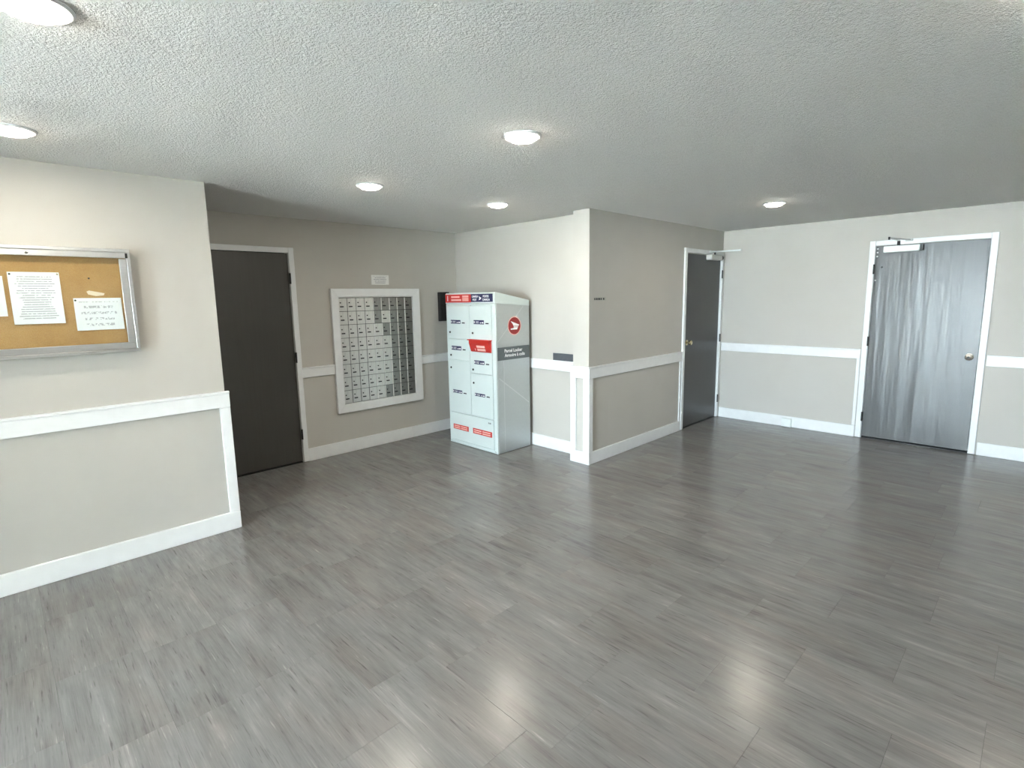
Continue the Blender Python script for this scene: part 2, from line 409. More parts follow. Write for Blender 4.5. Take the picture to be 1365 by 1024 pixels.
def lay_tiles():
    fx, fy = math.cos(math.radians(45.58)), math.sin(math.radians(45.58))
    full = bpy.data.meshes.new('tile'); b = tile_mesh(-TW / 2 + GAP, TW / 2 - GAP, -TL / 2 + GAP, TL / 2 - GAP); b.to_mesh(full); b.free(); full.materials.append(M['tile'])
    rest = bmesh.new(); n = 0; k = math.floor((VX - 1.24) / TW)
    while 1.24 + k * TW < XE:
        x0, x1 = 1.24 + k * TW, 1.24 + (k + 1) * TW
        ph = PH.get(k, random.random() * TL); ph = ph - math.ceil((ph - YS) / TL) * TL
        y = ph
        while y < YB:
            a0, a1, b0, b1 = max(x0, VX), min(x1, XE), max(y, YS), min(y + TL, YB)
            y += TL
            if a1 - a0 < 0.004 or b1 - b0 < 0.004: continue
            cs = [(px, py) for px in (a0, (a0 + a1) / 2, a1) for py in (b0, (b0 + b1) / 2, b1)]
            if all(solid_at(*c) for c in cs): continue
            def vis(c):
                d = c[0] * fx + c[1] * fy; s = c[0] * fy - c[1] * fx
                return d > 1.35 and abs(s) < d * 1.06
            if any(vis(c) for c in cs) and n < 300:
                n += 1
                if abs(a1 - a0 - TW) < 1e-6 and abs(b1 - b0 - TL) < 1e-6: me = full
                else:
                    me = bpy.data.meshes.new('tile'); w_, h_ = (a1 - a0) / 2 - GAP, (b1 - b0) / 2 - GAP
                    t = tile_mesh(-w_, w_, -h_, h_); t.to_mesh(me); t.free(); me.materials.append(M['tile'])
                o = bpy.data.objects.new('tile', me); COL.objects.link(o); o.parent = floor
                o.location = Vector(((a0 + a1) / 2, (b0 + b1) / 2, 0)) - ORG[floor]
            else:
                join(rest, tile_mesh(a0 + GAP, a1 - GAP, b0 + GAP, b1 - GAP))
        k += 1
    if rest.verts:
        r = obj('tile_remainder', rest, 'tile', floor); r['kind'] = 'stuff'
    return n
NT = lay_tiles()

# ---- entrance glazing (daylight) behind the camera
def glazing():
    y0, y1, z0, z1 = WIN
    t = thing('window_1', 'tall entrance glazing with white mullions letting in daylight', 'window', (VX, (y0 + y1) / 2, z0), kind='structure')
    ys = [y0, y0 + 0.62, y0 + 1.52, y1]
    for s in (y0, y1 - 0.05): box('window_frame', 'trim', t, VX - 0.10, VX - 0.02, s, s + 0.05, z0, z1, bev=0.004)
    for s in (z0, z1 - 0.05): box('window_frame', 'trim', t, VX - 0.10, VX - 0.02, y0 + 0.05, y1 - 0.05, s, s + 0.05, bev=0.004)
    for y in ys[1:-1]: box('mullion', 'trim', t, VX - 0.10, VX - 0.02, y - 0.025, y + 0.025, z0 + 0.05, z1 - 0.05, bev=0.004)
    for a, b in zip(ys, ys[1:]):
        box('pane', 'glass', t, VX - 0.063, VX - 0.057, a + 0.026, b - 0.026, z0 + 0.051, z1 - 0.051)
glazing()
struct(box('ground_outside', 'concrete', None, -30, VX - T - 0.001, -16, 16, -0.2, -0.1), 'pale paving outside the entrance glazing', 'ground')

# ------------------------------------------------------------------ white trim
TR = 0
def trim(label, *a, name='trim', bev=0.003):
    global TR
    if name == 'trim':
        TR += 1; name = f'trim_{TR}'
    return struct(box(name, 'trim', None, *a, bev=bev), label, 'trim' if name.startswith('trim') else 'baseboard')
def rail_profile_y(u0, u1, yf, z0, z1, label):      # on a wall facing -y
    global TR; TR += 1
    bm = bmesh.new()
    prism(bm, [(yf, z0), (yf - 0.016, z0), (yf - 0.019, z0 + 0.003), (yf - 0.019, z1 - 0.018), (yf - 0.026, z1 - 0.014), (yf - 0.026, z1 - 0.002), (yf - 0.024, z1), (yf, z1)], 0, u0, u1)
    return struct(obj(f'trim_{TR}', bm, 'trim'), label, 'trim')
def rail_profile_x(v0, v1, xf, z0, z1, label):      # on a wall facing -x
    global TR; TR += 1
    bm = bmesh.new()
    prism(bm, [(xf, z0), (xf - 0.016, z0), (xf - 0.019, z0 + 0.003), (xf - 0.019, z1 - 0.018), (xf - 0.026, z1 - 0.014), (xf - 0.026, z1 - 0.002), (xf - 0.024, z1), (xf, z1)], 1, v0, v1)
    return struct(obj(f'trim_{TR}', bm, 'trim'), label, 'trim')
g = 0.0005
# left wall: wainscot frame
rail_profile_y(XW, XA + 0.022, YA - g, 0.875, 0.986, 'white chair rail below the notice board')
trim('white upright board at the end of the left wall', 1.046, XA + 0.022, YA - 0.018, YA - g, 0.126, 0.8745)
trim('white baseboard under the left wall', XW, XA + 0.022, YA - 0.020, YA - g, 0.0, 0.1255, name='baseboard_left')
trim('white return board around the end of the left wall', XA + g, XA + 0.018, YA, YB - 0.03, 0.0, 0.12)
# mailbox wall
rail_profile_y(2.112, 2.4485, YB - g, 0.843, 0.945, 'short white chair rail between the dark door and the mailboxes')
rail_profile_y(3.509, XC - 0.027, YB - g, 0.843, 0.945, 'short white chair rail between the mailboxes and the parcel locker')
trim('white baseboard under the mailboxes', 2.112, XC - 0.016, YB - 0.016, YB - g, 0, 0.128, name='baseboard_back')
# wall behind the locker
rail_profile_x(YK + 0.021, YB - g, XC - g, 0.843, 0.945, 'white chair rail on the wall behind the parcel locker')
trim('white baseboard behind the parcel locker', XC - 0.016, XC - g, YK + 0.021, YB - 0.0165, 0, 0.128, name='baseboard_centre')
# corner column wainscot
rail_profile_x(YD - 0.02, YK + 0.02, XK - g, 0.826, 0.937, 'white rail across the narrow wall end')
trim('white upright on the near edge of the wall end', XK - 0.020, XK - g, YD - 0.020, YD + 0.052, 0.1185, 0.8255)
trim('white upright on the far edge of the wall end', XK - 0.020, XK - g, YK - 0.045, YK + 0.020, 0.1185, 0.8255)
trim('white baseboard across the narrow wall end', XK - 0.022, XK - g, YD - 0.022, YK + 0.022, 0, 0.118, name='baseboard_corner')
trim('white board on the far side of the wall end', XK, XC - 0.03, YK + g, YK + 0.020, 0, 0.937)
# middle wall
rail_profile_y(XK, 5.647, YD - g, 0.826, 0.937, 'white chair rail on the shaded wall beside the middle door')
trim('white upright at the outer corner of the shaded wall', XK, XK + 0.045, YD - 0.018, YD - g, 0.1185, 0.8255)
trim('thin white upright beside the middle door frame', 5.622, 5.647, YD - 0.014, YD - g, 0.1185, 0.8255)
trim('white baseboard along the shaded wall', XK, 5.647, YD - 0.018, YD - g, 0, 0.118, name='baseboard_middle')
# right wall
rail_profile_x(1.393, YD - 0.03, XE - g, 0.868, 0.972, 'white chair rail between the middle door and the right door')
rail_profile_x(YS, 0.373, XE - g, 0.868, 0.972, 'white chair rail to the right of the right door')
trim('white baseboard between the middle door and the right door', XE - 0.016, XE - g, 1.393, YD - 0.026, 0, 0.127, name='baseboard_right')
trim('white baseboard to the right of the right door', XE - 0.016, XE - g, YS, 0.373, 0, 0.127, name='baseboard_far_right')
trim('thin white upright beside the right door frame', XE - 0.010, XE - g, 1.393, 1.425, 0.1275, 0.8675)

# ------------------------------------------------------------------ doors
def knob_prof(s=1.0):
    return [(0, 0), (0.032 * s, 0), (0.033 * s, 0.006), (0.014 * s, 0.010), (0.012 * s, 0.030), (0.022 * s, 0.036), (0.029 * s, 0.048), (0.028 * s, 0.060), (0.019 * s, 0.068), (0, 0.070)]
def door_y(name, label, x0, x1, ztop, mat, leaf_label, hinge_side, knob_mat, knob_x, knob_z, hz, frame_r=0.05):
    """door in a wall facing -y at YB or YD"""
    yf = YB if name == 'door_1' else YD
    t = thing(name, label, 'door', ((x0 + x1) / 2, yf, 0), kind='structure')
    fw = 0.050
    xl = x0 - (fw - 0.008); xr = x1 + (min(fw, frame_r) - 0.008)
    box('jamb', 'trim', t, xl, x0 + 0.008, yf - 0.022, yf - g, 0.004, ztop, bev=0.003)
    box('jamb', 'trim', t, x1 - 0.008, xr, yf - 0.022, yf - g, 0.004, ztop, bev=0.003)
    box('header', 'trim', t, x0 + 0.0085, x1 - 0.0085, yf - 0.022, yf - g, ztop - 0.050, ztop, bev=0.003)
    for a, b in ((x0 + g, x0 + 0.010), (x1 - 0.010, x1 - g)): box('jamb_lining', 'trim', t, a, b, yf, yf + T - 0.01, 0.0, DH - g)
    leaf = box('door_leaf', mat, t, x0 + 0.012, x1 - 0.012, yf + 0.004, yf + 0.046, 0.014, ztop - 0.054, bev=0.002)
    if leaf_label: leaf['label'] = leaf_label
    box('leak_blocker', 'black', t, x0 + 0.0105, x1 - 0.0105, yf + 0.060, yf + T, 0.0, DH - g)  # added black backing that stops outside light leaking under the leaf
    box('threshold', 'dark_metal', t, x0 + 0.011, x1 - 0.011, yf + 0.001, yf + 0.059, 0.0005, 0.008, bev=0.001)
    hx = x1 - 0.010 if hinge_side > 0 else x0 + 0.010
    for z in hz:
        bm = bmesh.new(); bar(bm, (hx, yf - 0.028, z - 0.05), (hx, yf - 0.028, z + 0.05), 0.007, 10)
        bx(bm, hx - 0.010, hx + 0.004, yf - 0.025, yf - 0.0222, z - 0.05, z + 0.05)
        obj('hinge', bm, 'dark_metal', t, True)
    bm = bmesh.new(); lathe(bm, knob_prof(), (knob_x, yf + 0.004, knob_z), (0, -1, 0), 24); obj('knob', bm, knob_mat, t, True)
    return t
door_y('door_1', 'dark charcoal door in the shaded alcove beside the mailboxes', *DOOR_B, 2.086, 'door_dark', 'flat dark charcoal leaf', 1, 'chrome', 1.215, 0.97, (1.80, 1.05, 0.29))
d2 = door_y('door_2', 'dark charcoal door with brass knob and closer in the shaded corner', *DOOR_D, 2.109, 'door_mid', 'flat dark charcoal leaf with a low sheen', 1, 'brass', 5.785, 1.03, (1.83, 1.035, 0.25), 0.046)
def closer_d():
    bm = bmesh.new(); bx(bm, 6.215, 6.500, YD - 0.070, YD + 0.0035, 1.995, 2.055, 0.004)
    c = obj('door_closer', bm, 'closer_grey', d2); c['label'] = 'pale rectangular door closer box'
    bm = bmesh.new(); lathe(bm, [(0, 0), (0.026, 0), (0.028, 0.004), (0.028, 0.052), (0.024, 0.058), (0, 0.058)], (6.5005, YD - 0.036, 2.027), (1, 0, 0), 18); obj('closer_cap', bm, 'black', c, True)
    bm = bmesh.new(); bar(bm, (6.36, YD - 0.036, 2.0555), (6.36, YD - 0.036, 2.087), 0.011, 12); obj('pivot', bm, 'black', c, True)
    bm = bmesh.new(); flatbar(bm, (6.36, YD - 0.030, 2.092), (6.415, YD - 0.325, 2.092), (0.011, 0, 0), (0, 0, 0.004)); obj('closer_arm', bm, 'white_metal', c)
    bm = bmesh.new(); flatbar(bm, (6.415, YD - 0.325, 2.102), (6.27, YD - 0.040, 2.090), (0.009, 0.003, 0), (0, 0, 0.004)); bx(bm, 6.235, 6.295, YD - 0.046, YD - 0.0225, 2.079, 2.100, 0.002)
    obj('closer_forearm', bm, 'white_metal', c)
    bm = bmesh.new(); bar(bm, (6.415, YD - 0.325, 2.082), (6.415, YD - 0.325, 2.112), 0.009, 10); obj('elbow', bm, 'closer_grey', c, True)
closer_d()

def door_e():
    y0, y1 = DOOR_E; xf = XE; ztop = 2.104
    t = thing('door_3', 'grey glossy door with silver knob and white closer on the right', 'door', (xf, (y0 + y1) / 2, 0), kind='structure')
    fw = 0.052
    box('jamb', 'trim', t, xf - 0.022, xf - g, y0 - fw + 0.008, y0 + 0.008, 0.004, ztop, bev=0.003)
    box('jamb', 'trim', t, xf - 0.022, xf - g, y1 - 0.008, y1 + fw - 0.008, 0.004, ztop, bev=0.003)
    box('header', 'trim', t, xf - 0.022, xf - g, y0 + 0.0085, y1 - 0.0085, ztop - 0.050, ztop, bev=0.003)
    for a, b in ((y0 + g, y0 + 0.010), (y1 - 0.010, y1 - g)): box('jamb_lining', 'trim', t, xf, xf + T - 0.01, a, b, 0, DH - g)
    leaf = box('door_leaf', 'door_gloss', t, xf + 0.004, xf + 0.046, y0 + 0.012, y1 - 0.012, 0.020, ztop - 0.054, bev=0.002)
    leaf['label'] = 'flat mid-grey leaf with vertical streaks of sheen'
    box('leak_blocker', 'black', t, xf + 0.060, xf + T, y0 + 0.0105, y1 - 0.0105, 0.0, DH - g)  # black backing added here too against light leaking past the leaf
    box('threshold', 'dark_metal', t, xf + 0.001, xf + 0.059, y0 + 0.011, y1 - 0.011, 0.0005, 0.009, bev=0.001)
    for z in (1.815, 1.06, 0.24):
        bm = bmesh.new(); hy = y1 - 0.010
        bar(bm, (xf - 0.028, hy, z - 0.05), (xf - 0.028, hy, z + 0.05), 0.007, 10); bx(bm, xf - 0.025, xf - 0.0222, hy - 0.004, hy + 0.010, z - 0.05, z + 0.05)
        obj('hinge', bm, 'dark_metal', t, True)
    bm = bmesh.new(); lathe(bm, knob_prof(1.05), (xf + 0.004, 0.502, 0.945), (-1, 0, 0), 24); k = obj('knob', bm, 'chrome', t, True)
    bm = bmesh.new(); lathe(bm, [(0, 0), (0.011, 0), (0.011, 0.002), (0, 0.002)], (xf + 0.004 - 0.0736, 0.502, 0.945), (-1, 0, 0), 14); obj('keyhole', bm, 'dark_metal', k)
    bm = bmesh.new(); bx(bm, xf - 0.062, xf + 0.0035, 0.955, 1.255, 1.978, 2.040, 0.004); c = obj('door_closer', bm, 'white_metal', t); c['label'] = 'white rectangular door closer box'
    box('closer_cap', 'black', c, xf - 0.058, xf + 0.0035, 0.930, 0.9545, 1.982, 2.038, bev=0.003)
    bm = bmesh.new(); bar(bm, (xf - 0.034, 1.135, 2.0405), (xf - 0.034, 1.135, 2.085), 0.013, 12); obj('pivot', bm, 'black', c, True)
    bm = bmesh.new(); flatbar(bm, (xf - 0.030, 1.135, 2.090), (xf - 0.325, 1.165, 2.090), (0, 0.011, 0), (0, 0, 0.004)); obj('closer_arm', bm, 'white_metal', c)
    bm = bmesh.new(); flatbar(bm, (xf - 0.325, 1.165, 2.100), (xf - 0.04, 1.045, 2.090), (0.003, 0.009, 0), (0, 0, 0.004)); bx(bm, xf - 0.046, xf - 0.0225, 1.02, 1.08, 2.078, 2.100, 0.002)
    obj('closer_forearm', bm, 'closer_grey', c)
    bm = bmesh.new(); bar(bm, (xf - 0.325, 1.165, 2.082), (xf - 0.325, 1.165, 2.110), 0.009, 10); obj('elbow', bm, 'dark_metal', c, True)
    bm = bmesh.new(); lathe(bm, [(0, 0), (0.009, 0), (0.008, 0.003), (0, 0.004)], (xf + 0.004, 1.268, 1.832), (-1, 0, 0), 12); obj('screw', bm, 'black', t)
    for z in (2.022, 1.985, 1.945, 1.70):
        bm = bmesh.new(); lathe(bm, [(0, 0), (0.008, 0), (0.006, 0.002), (0, 0.0025)], (xf + 0.004, 1.316, z), (-1, 0, 0), 10); obj('paint_chip', bm, 'whiteprint', t)
door_e()

# ------------------------------------------------------------------ notice board on the left wall
def notice_board():
    x0, x1, z0, z1 = -0.28, 0.634, 1.304, 1.907
    yb, yf = YA - g, YA - 0.060
    t = thing('notice_board', 'aluminium framed cork notice board with locking glass door on the left wall', 'notice board', ((x0 + x1) / 2, YA, z0))
    cw = 0.018
    for a in ((x0, x1, yf, yb, z1 - cw, z1), (x0, x1, yf, yb, z0, z0 + cw)): box('case_side', 'alu', t, *a, bev=0.002)
    for a in ((x0, x0 + cw, yf, yb, z0 + cw, z1 - cw), (x1 - cw, x1, yf, yb, z0 + cw, z1 - cw)): box('case_side', 'alu', t, *a, bev=0.002)
    box('cork_panel', 'cork', t, x0 + cw, x1 - cw, YA - 0.016, YA - 0.004, z0 + cw, z1 - cw)
    dw = 0.036; a0, a1, b0, b1 = x0 + cw + 0.002, x1 - cw - 0.002, z0 + cw + 0.002, z1 - cw - 0.002
    d = box('glass_door_rail', 'alu', t, a0, a1, yf + 0.001, yf + 0.016, b1 - dw * 0.9, b1, bev=0.002)
    box('glass_door_rail', 'alu', t, a0, a1, yf + 0.001, yf + 0.016, b0, b0 + dw, bev=0.002)
    box('glass_door_stile', 'alu', t, a0, a0 + dw, yf + 0.001, yf + 0.016, b0 + dw + g, b1 - dw - g, bev=0.002)
    box('glass_door_stile', 'alu', t, a1 - dw, a1, yf + 0.001, yf + 0.016, b0 + dw + g, b1 - dw - g, bev=0.002)
    box('pane', 'glass', t, a0 + dw * 0.9, a1 - dw * 0.9, yf + 0.007, yf + 0.010, b0 + dw * 0.9, b1 - dw * 0.85)
    bm = bmesh.new(); lathe(bm, [(0, 0), (0.0085, 0), (0.0085, 0.004), (0.006, 0.006), (0, 0.006)], (0.178, yf + 0.001, b1 - 0.016), (0, -1, 0), 16); l = obj('lock', bm, 'chrome', d, True)
    box('keyhole', 'black', l, 0.1768, 0.1792, yf - 0.0062, yf - 0.0050, b1 - 0.020, b1 - 0.012)
    bm = bmesh.new(); bx(bm, x1 - cw - 0.006, x1 - cw + 0.006, yf - 0.0015, yf, z1 - 0.052, z1 - 0.024, 0.0005); obj('hinge_pin', bm, 'black', t)
notice_board()
YC = YA - 0.016      # cork face
def sheet(name, label, cat, x0, x1, z0, z1, mat, curl=0.006, group=None, tilt=0.0):
    """sheet of paper, slightly curled away from the cork at its lower edge"""
    bm = bmesh.new(); nx, nz = 5, 8; rows = []
    for j in range(nz + 1):
        v = j / nz; r = []
        for i in range(nx + 1):
            u = i / nx
            off = 0.0012 + curl * (1 - v) ** 2 * (0.35 + 0.65 * (2 * u - 1) ** 2)
            r.append((x0 + (x1 - x0) * u + tilt * (v - .5), YC - off, z0 + (z1 - z0) * v))
        rows.append(r)
    fr = [[bm.verts.new(p) for p in r] for r in rows]
    bk = [[bm.verts.new((p[0], p[1] + 0.0005, p[2])) for p in r] for r in rows]
    for j in range(nz):
        for i in range(nx):
            bm.faces.new((fr[j][i], fr[j][i + 1], fr[j + 1][i + 1], fr[j + 1][i]))
            bm.faces.new((bk[j][i], bk[j + 1][i], bk[j + 1][i + 1], bk[j][i + 1]))
    for i in range(nx):
        bm.faces.new((fr[0][i], bk[0][i], bk[0][i + 1], fr[0][i + 1])); bm.faces.new((fr[nz][i], fr[nz][i + 1], bk[nz][i + 1], bk[nz][i]))
    for j in range(nz):
        bm.faces.new((fr[j][0], fr[j + 1][0], bk[j + 1][0], bk[j][0])); bm.faces.new((fr[j][nx], bk[j][nx], bk[j + 1][nx], fr[j + 1][nx]))
    o = obj(name, bm, mat, smooth=True)
    return tag(o, label, cat, group)
PAPER = (0.80, 0.80, 0.83)
sheet('notice_sheet', 'white typed letter page pinned in the middle of the cork', 'paper', 0.091, 0.303, 1.487, 1.768,
      print_mat('typed_letter', PAPER, (0.42, 0.42, 0.46), 0, 0.0125, 0.022, 0.022, (0.212, 0.281), 0.42, 120, 0.40), 0.012)
sheet('handwritten_note', 'landscape white sheet with handwriting beside the board frame', 'paper', 0.350, 0.572, 1.440, 1.625,
      print_mat('handwritten_page', PAPER, (0.45, 0.45, 0.49), 0, 0.034, 0.014, 0.020, (0.222, 0.185), 0.42, 110, 0.50), 0.008)
sheet('notice_page', 'white page cut off by the left edge of the photo', 'paper', -0.142, 0.071, 1.533, 1.745,
      print_mat('typed_page', PAPER, (0.52, 0.52, 0.55), 0, 0.013, 0.022, 0.022, (0.213, 0.212), 0.42, 120, 0.42), 0.010)
def paper_scrap():
    bm = bmesh.new()
    prism(bm, [(0.414, 1.662), (0.426, 1.668), (0.470, 1.658), (0.497, 1.652), (0.492, 1.640), (0.455, 1.636), (0.420, 1.646)], 1, YC - 0.003, YC - 0.0005)
    tag(obj('paper_scrap', bm, plain('torn_masking_tape', (0.80, 0.68, 0.56), 0.7, var=0.05)), 'torn strip of pale tape above the handwritten sheet', 'tape')
paper_scrap()
def pin(x, z, label, mat='black'):
    bm = bmesh.new(); lathe(bm, [(0, 0), (0.0045, 0), (0.005, 0.003), (0.003, 0.006), (0, 0.0065)], (x, YC - 0.0022, z), (0, -1, 0), 12)
    tag(obj('push_pin', bm, mat, None, True), label, 'pin', 'push pins on the cork')
pin(0.100, 1.756, 'dark push pin at the top left of the typed letter')
pin(0.294, 1.757, 'pale push pin at the top right of the typed letter', 'chrome')
pin(0.358, 1.612, 'dark push pin at the corner of the handwritten sheet')
pin(0.432, 1.737, 'lone push pin in the bare cork above the tape strip', 'dark_metal')

# ------------------------------------------------------------------ mailbox panel on the back wall
def mailbox_panel():
    X0, X1, Z0, Z1 = 2.449, 3.508, 0.428, 1.706
    x0, x1, z0, z1 = 2.527, 3.415, 0.518, 1.622
    yb = YB - g; yf = YB - 0.034
    t = thing('mailbox_panel', 'white framed panel of seventy-two small aluminium mailboxes set in the back wall', 'mailboxes', ((X0 + X1) / 2, YB, Z0))
    for a in (([(X0, Z1), (X1, Z1), (x1, z1), (x0, z1)]), ([(X0, Z0), (x0, z0), (x1, z0), (X1, Z0)]), ([(X0, Z0), (X0, Z1), (x0, z1), (x0, z0)]), ([(X1, Z0), (x1, z0), (x1, z1), (X1, Z1)])):
        bm = bmesh.new(); prism(bm, a, 1, yf, yb, 0.002); obj('frame_board', bm, 'trim', t)
    box('backing', 'dark_metal', t, x0 + g, x1 - g, YB - 0.008, YB - 0.001, z0 + g, z1 - g)
    nc, nr = 9, 8; cw, ch = (x1 - x0 - 0.004) / nc, (z1 - z0 - 0.012) / nr
    yd = YB - 0.0125
    # shared meshes
    def mesh_of(bm, mat):
        me = bpy.data.meshes.new('m'); bm.to_mesh(me); bm.free(); me.materials.append(M[mat]); return me
    w2, h2 = cw / 2 - 0.0029, ch / 2 - 0.0022
    b = bmesh.new(); bx(b, -w2, w2, -0.0025, 0.0025, -h2, h2, 0.0008); door_me = mesh_of(b, 'mail_alu')
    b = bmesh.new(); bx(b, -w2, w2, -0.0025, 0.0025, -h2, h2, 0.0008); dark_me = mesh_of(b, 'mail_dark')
    b = bmesh.new(); lathe(b, [(0, 0), (0.0068, 0), (0.0068, 0.003), (0.005, 0.004), (0, 0.004)], (0, 0, 0), (0, -1, 0), 12); lock_me = mesh_of(b, 'dark_metal')
    b = bmesh.new(); bx(b, -0.0200, 0.0200, -0.0008, 0.0008, -0.0060, 0.0060); plate_me = mesh_of(b, 'black')
    for c in range(nc):
        for r in range(nr):
            cx = x0 + 0.002 + (c + 0.5) * cw; cz = z0 + 0.002 + (r + 0.5) * ch
            rt = nr - r   # row counted from the top
            darker_door = c >= 6 or (c == 4 and rt <= 2) or (c == 5 and rt in (1, 3, 8))  # doors given the darker metal colour
            d = bpy.data.objects.new('mailbox_door', dark_me if darker_door else door_me); COL.objects.link(d); d.parent = t
            if darker_door: d['label'] = 'darker aluminium mailbox door'
            d.location = Vector((cx, yd, cz)) - ORG[t]
            d.rotation_euler = (random.gauss(0, 0.006), 0, random.gauss(0, 0.010))
            k = bpy.data.objects.new('lock', lock_me); COL.objects.link(k); k.parent = d; k.location = (-0.026, -0.0025, 0.020)
            p = bpy.data.objects.new('number_plate', plate_me); COL.objects.link(p); p.parent = d; p.location = (-0.012, -0.0034, -0.020)
    for c in range(4, nc):
        x = x0 + 0.002 + c * cw
        for r in range(nr):
            zc = z0 + 0.002 + r * ch
            box('divider', 'mail_edge', t, x - 0.0026, x + 0.0026, YB - 0.0240, YB - 0.0085, zc + 0.003, zc + ch - 0.003, bev=0.0006)
    box('header_strip', 'mail_edge', t, x0 + g, x1 - g, YB - 0.014, YB - 0.0085, z1 - 0.0075, z1 - g)
mailbox_panel()
def wall_label():
    lb = print_mat('small_notice', (0.80, 0.80, 0.78), (0.45, 0.45, 0.46), 0, 0.018, 0.012, 0.012, (0.209, 0.103), 0.45, 90, 0.40)
    o = box('mail_notice', lb, None, 2.927, 3.137, YB - 0.0035, YB - g, 1.748, 1.850)
    tag(o, 'small white printed notice on the wall above the mailboxes', 'sign')
wall_label()
def black_box():
    t = thing('wall_intercom', 'tall narrow black box on the back wall beside the parcel locker', 'intercom', (3.85, YB, 1.325))
    bm = bmesh.new(); bx(bm, 3.785, 3.925, YB - 0.045, YB - g, 1.325, 1.665, 0.006, 2); obj('housing', bm, 'black', t)
    box('face_plate', 'dark_metal', t, 3.797, 3.913, YB - 0.0475, YB - 0.0452, 1.340, 1.650, bev=0.0008)
black_box()

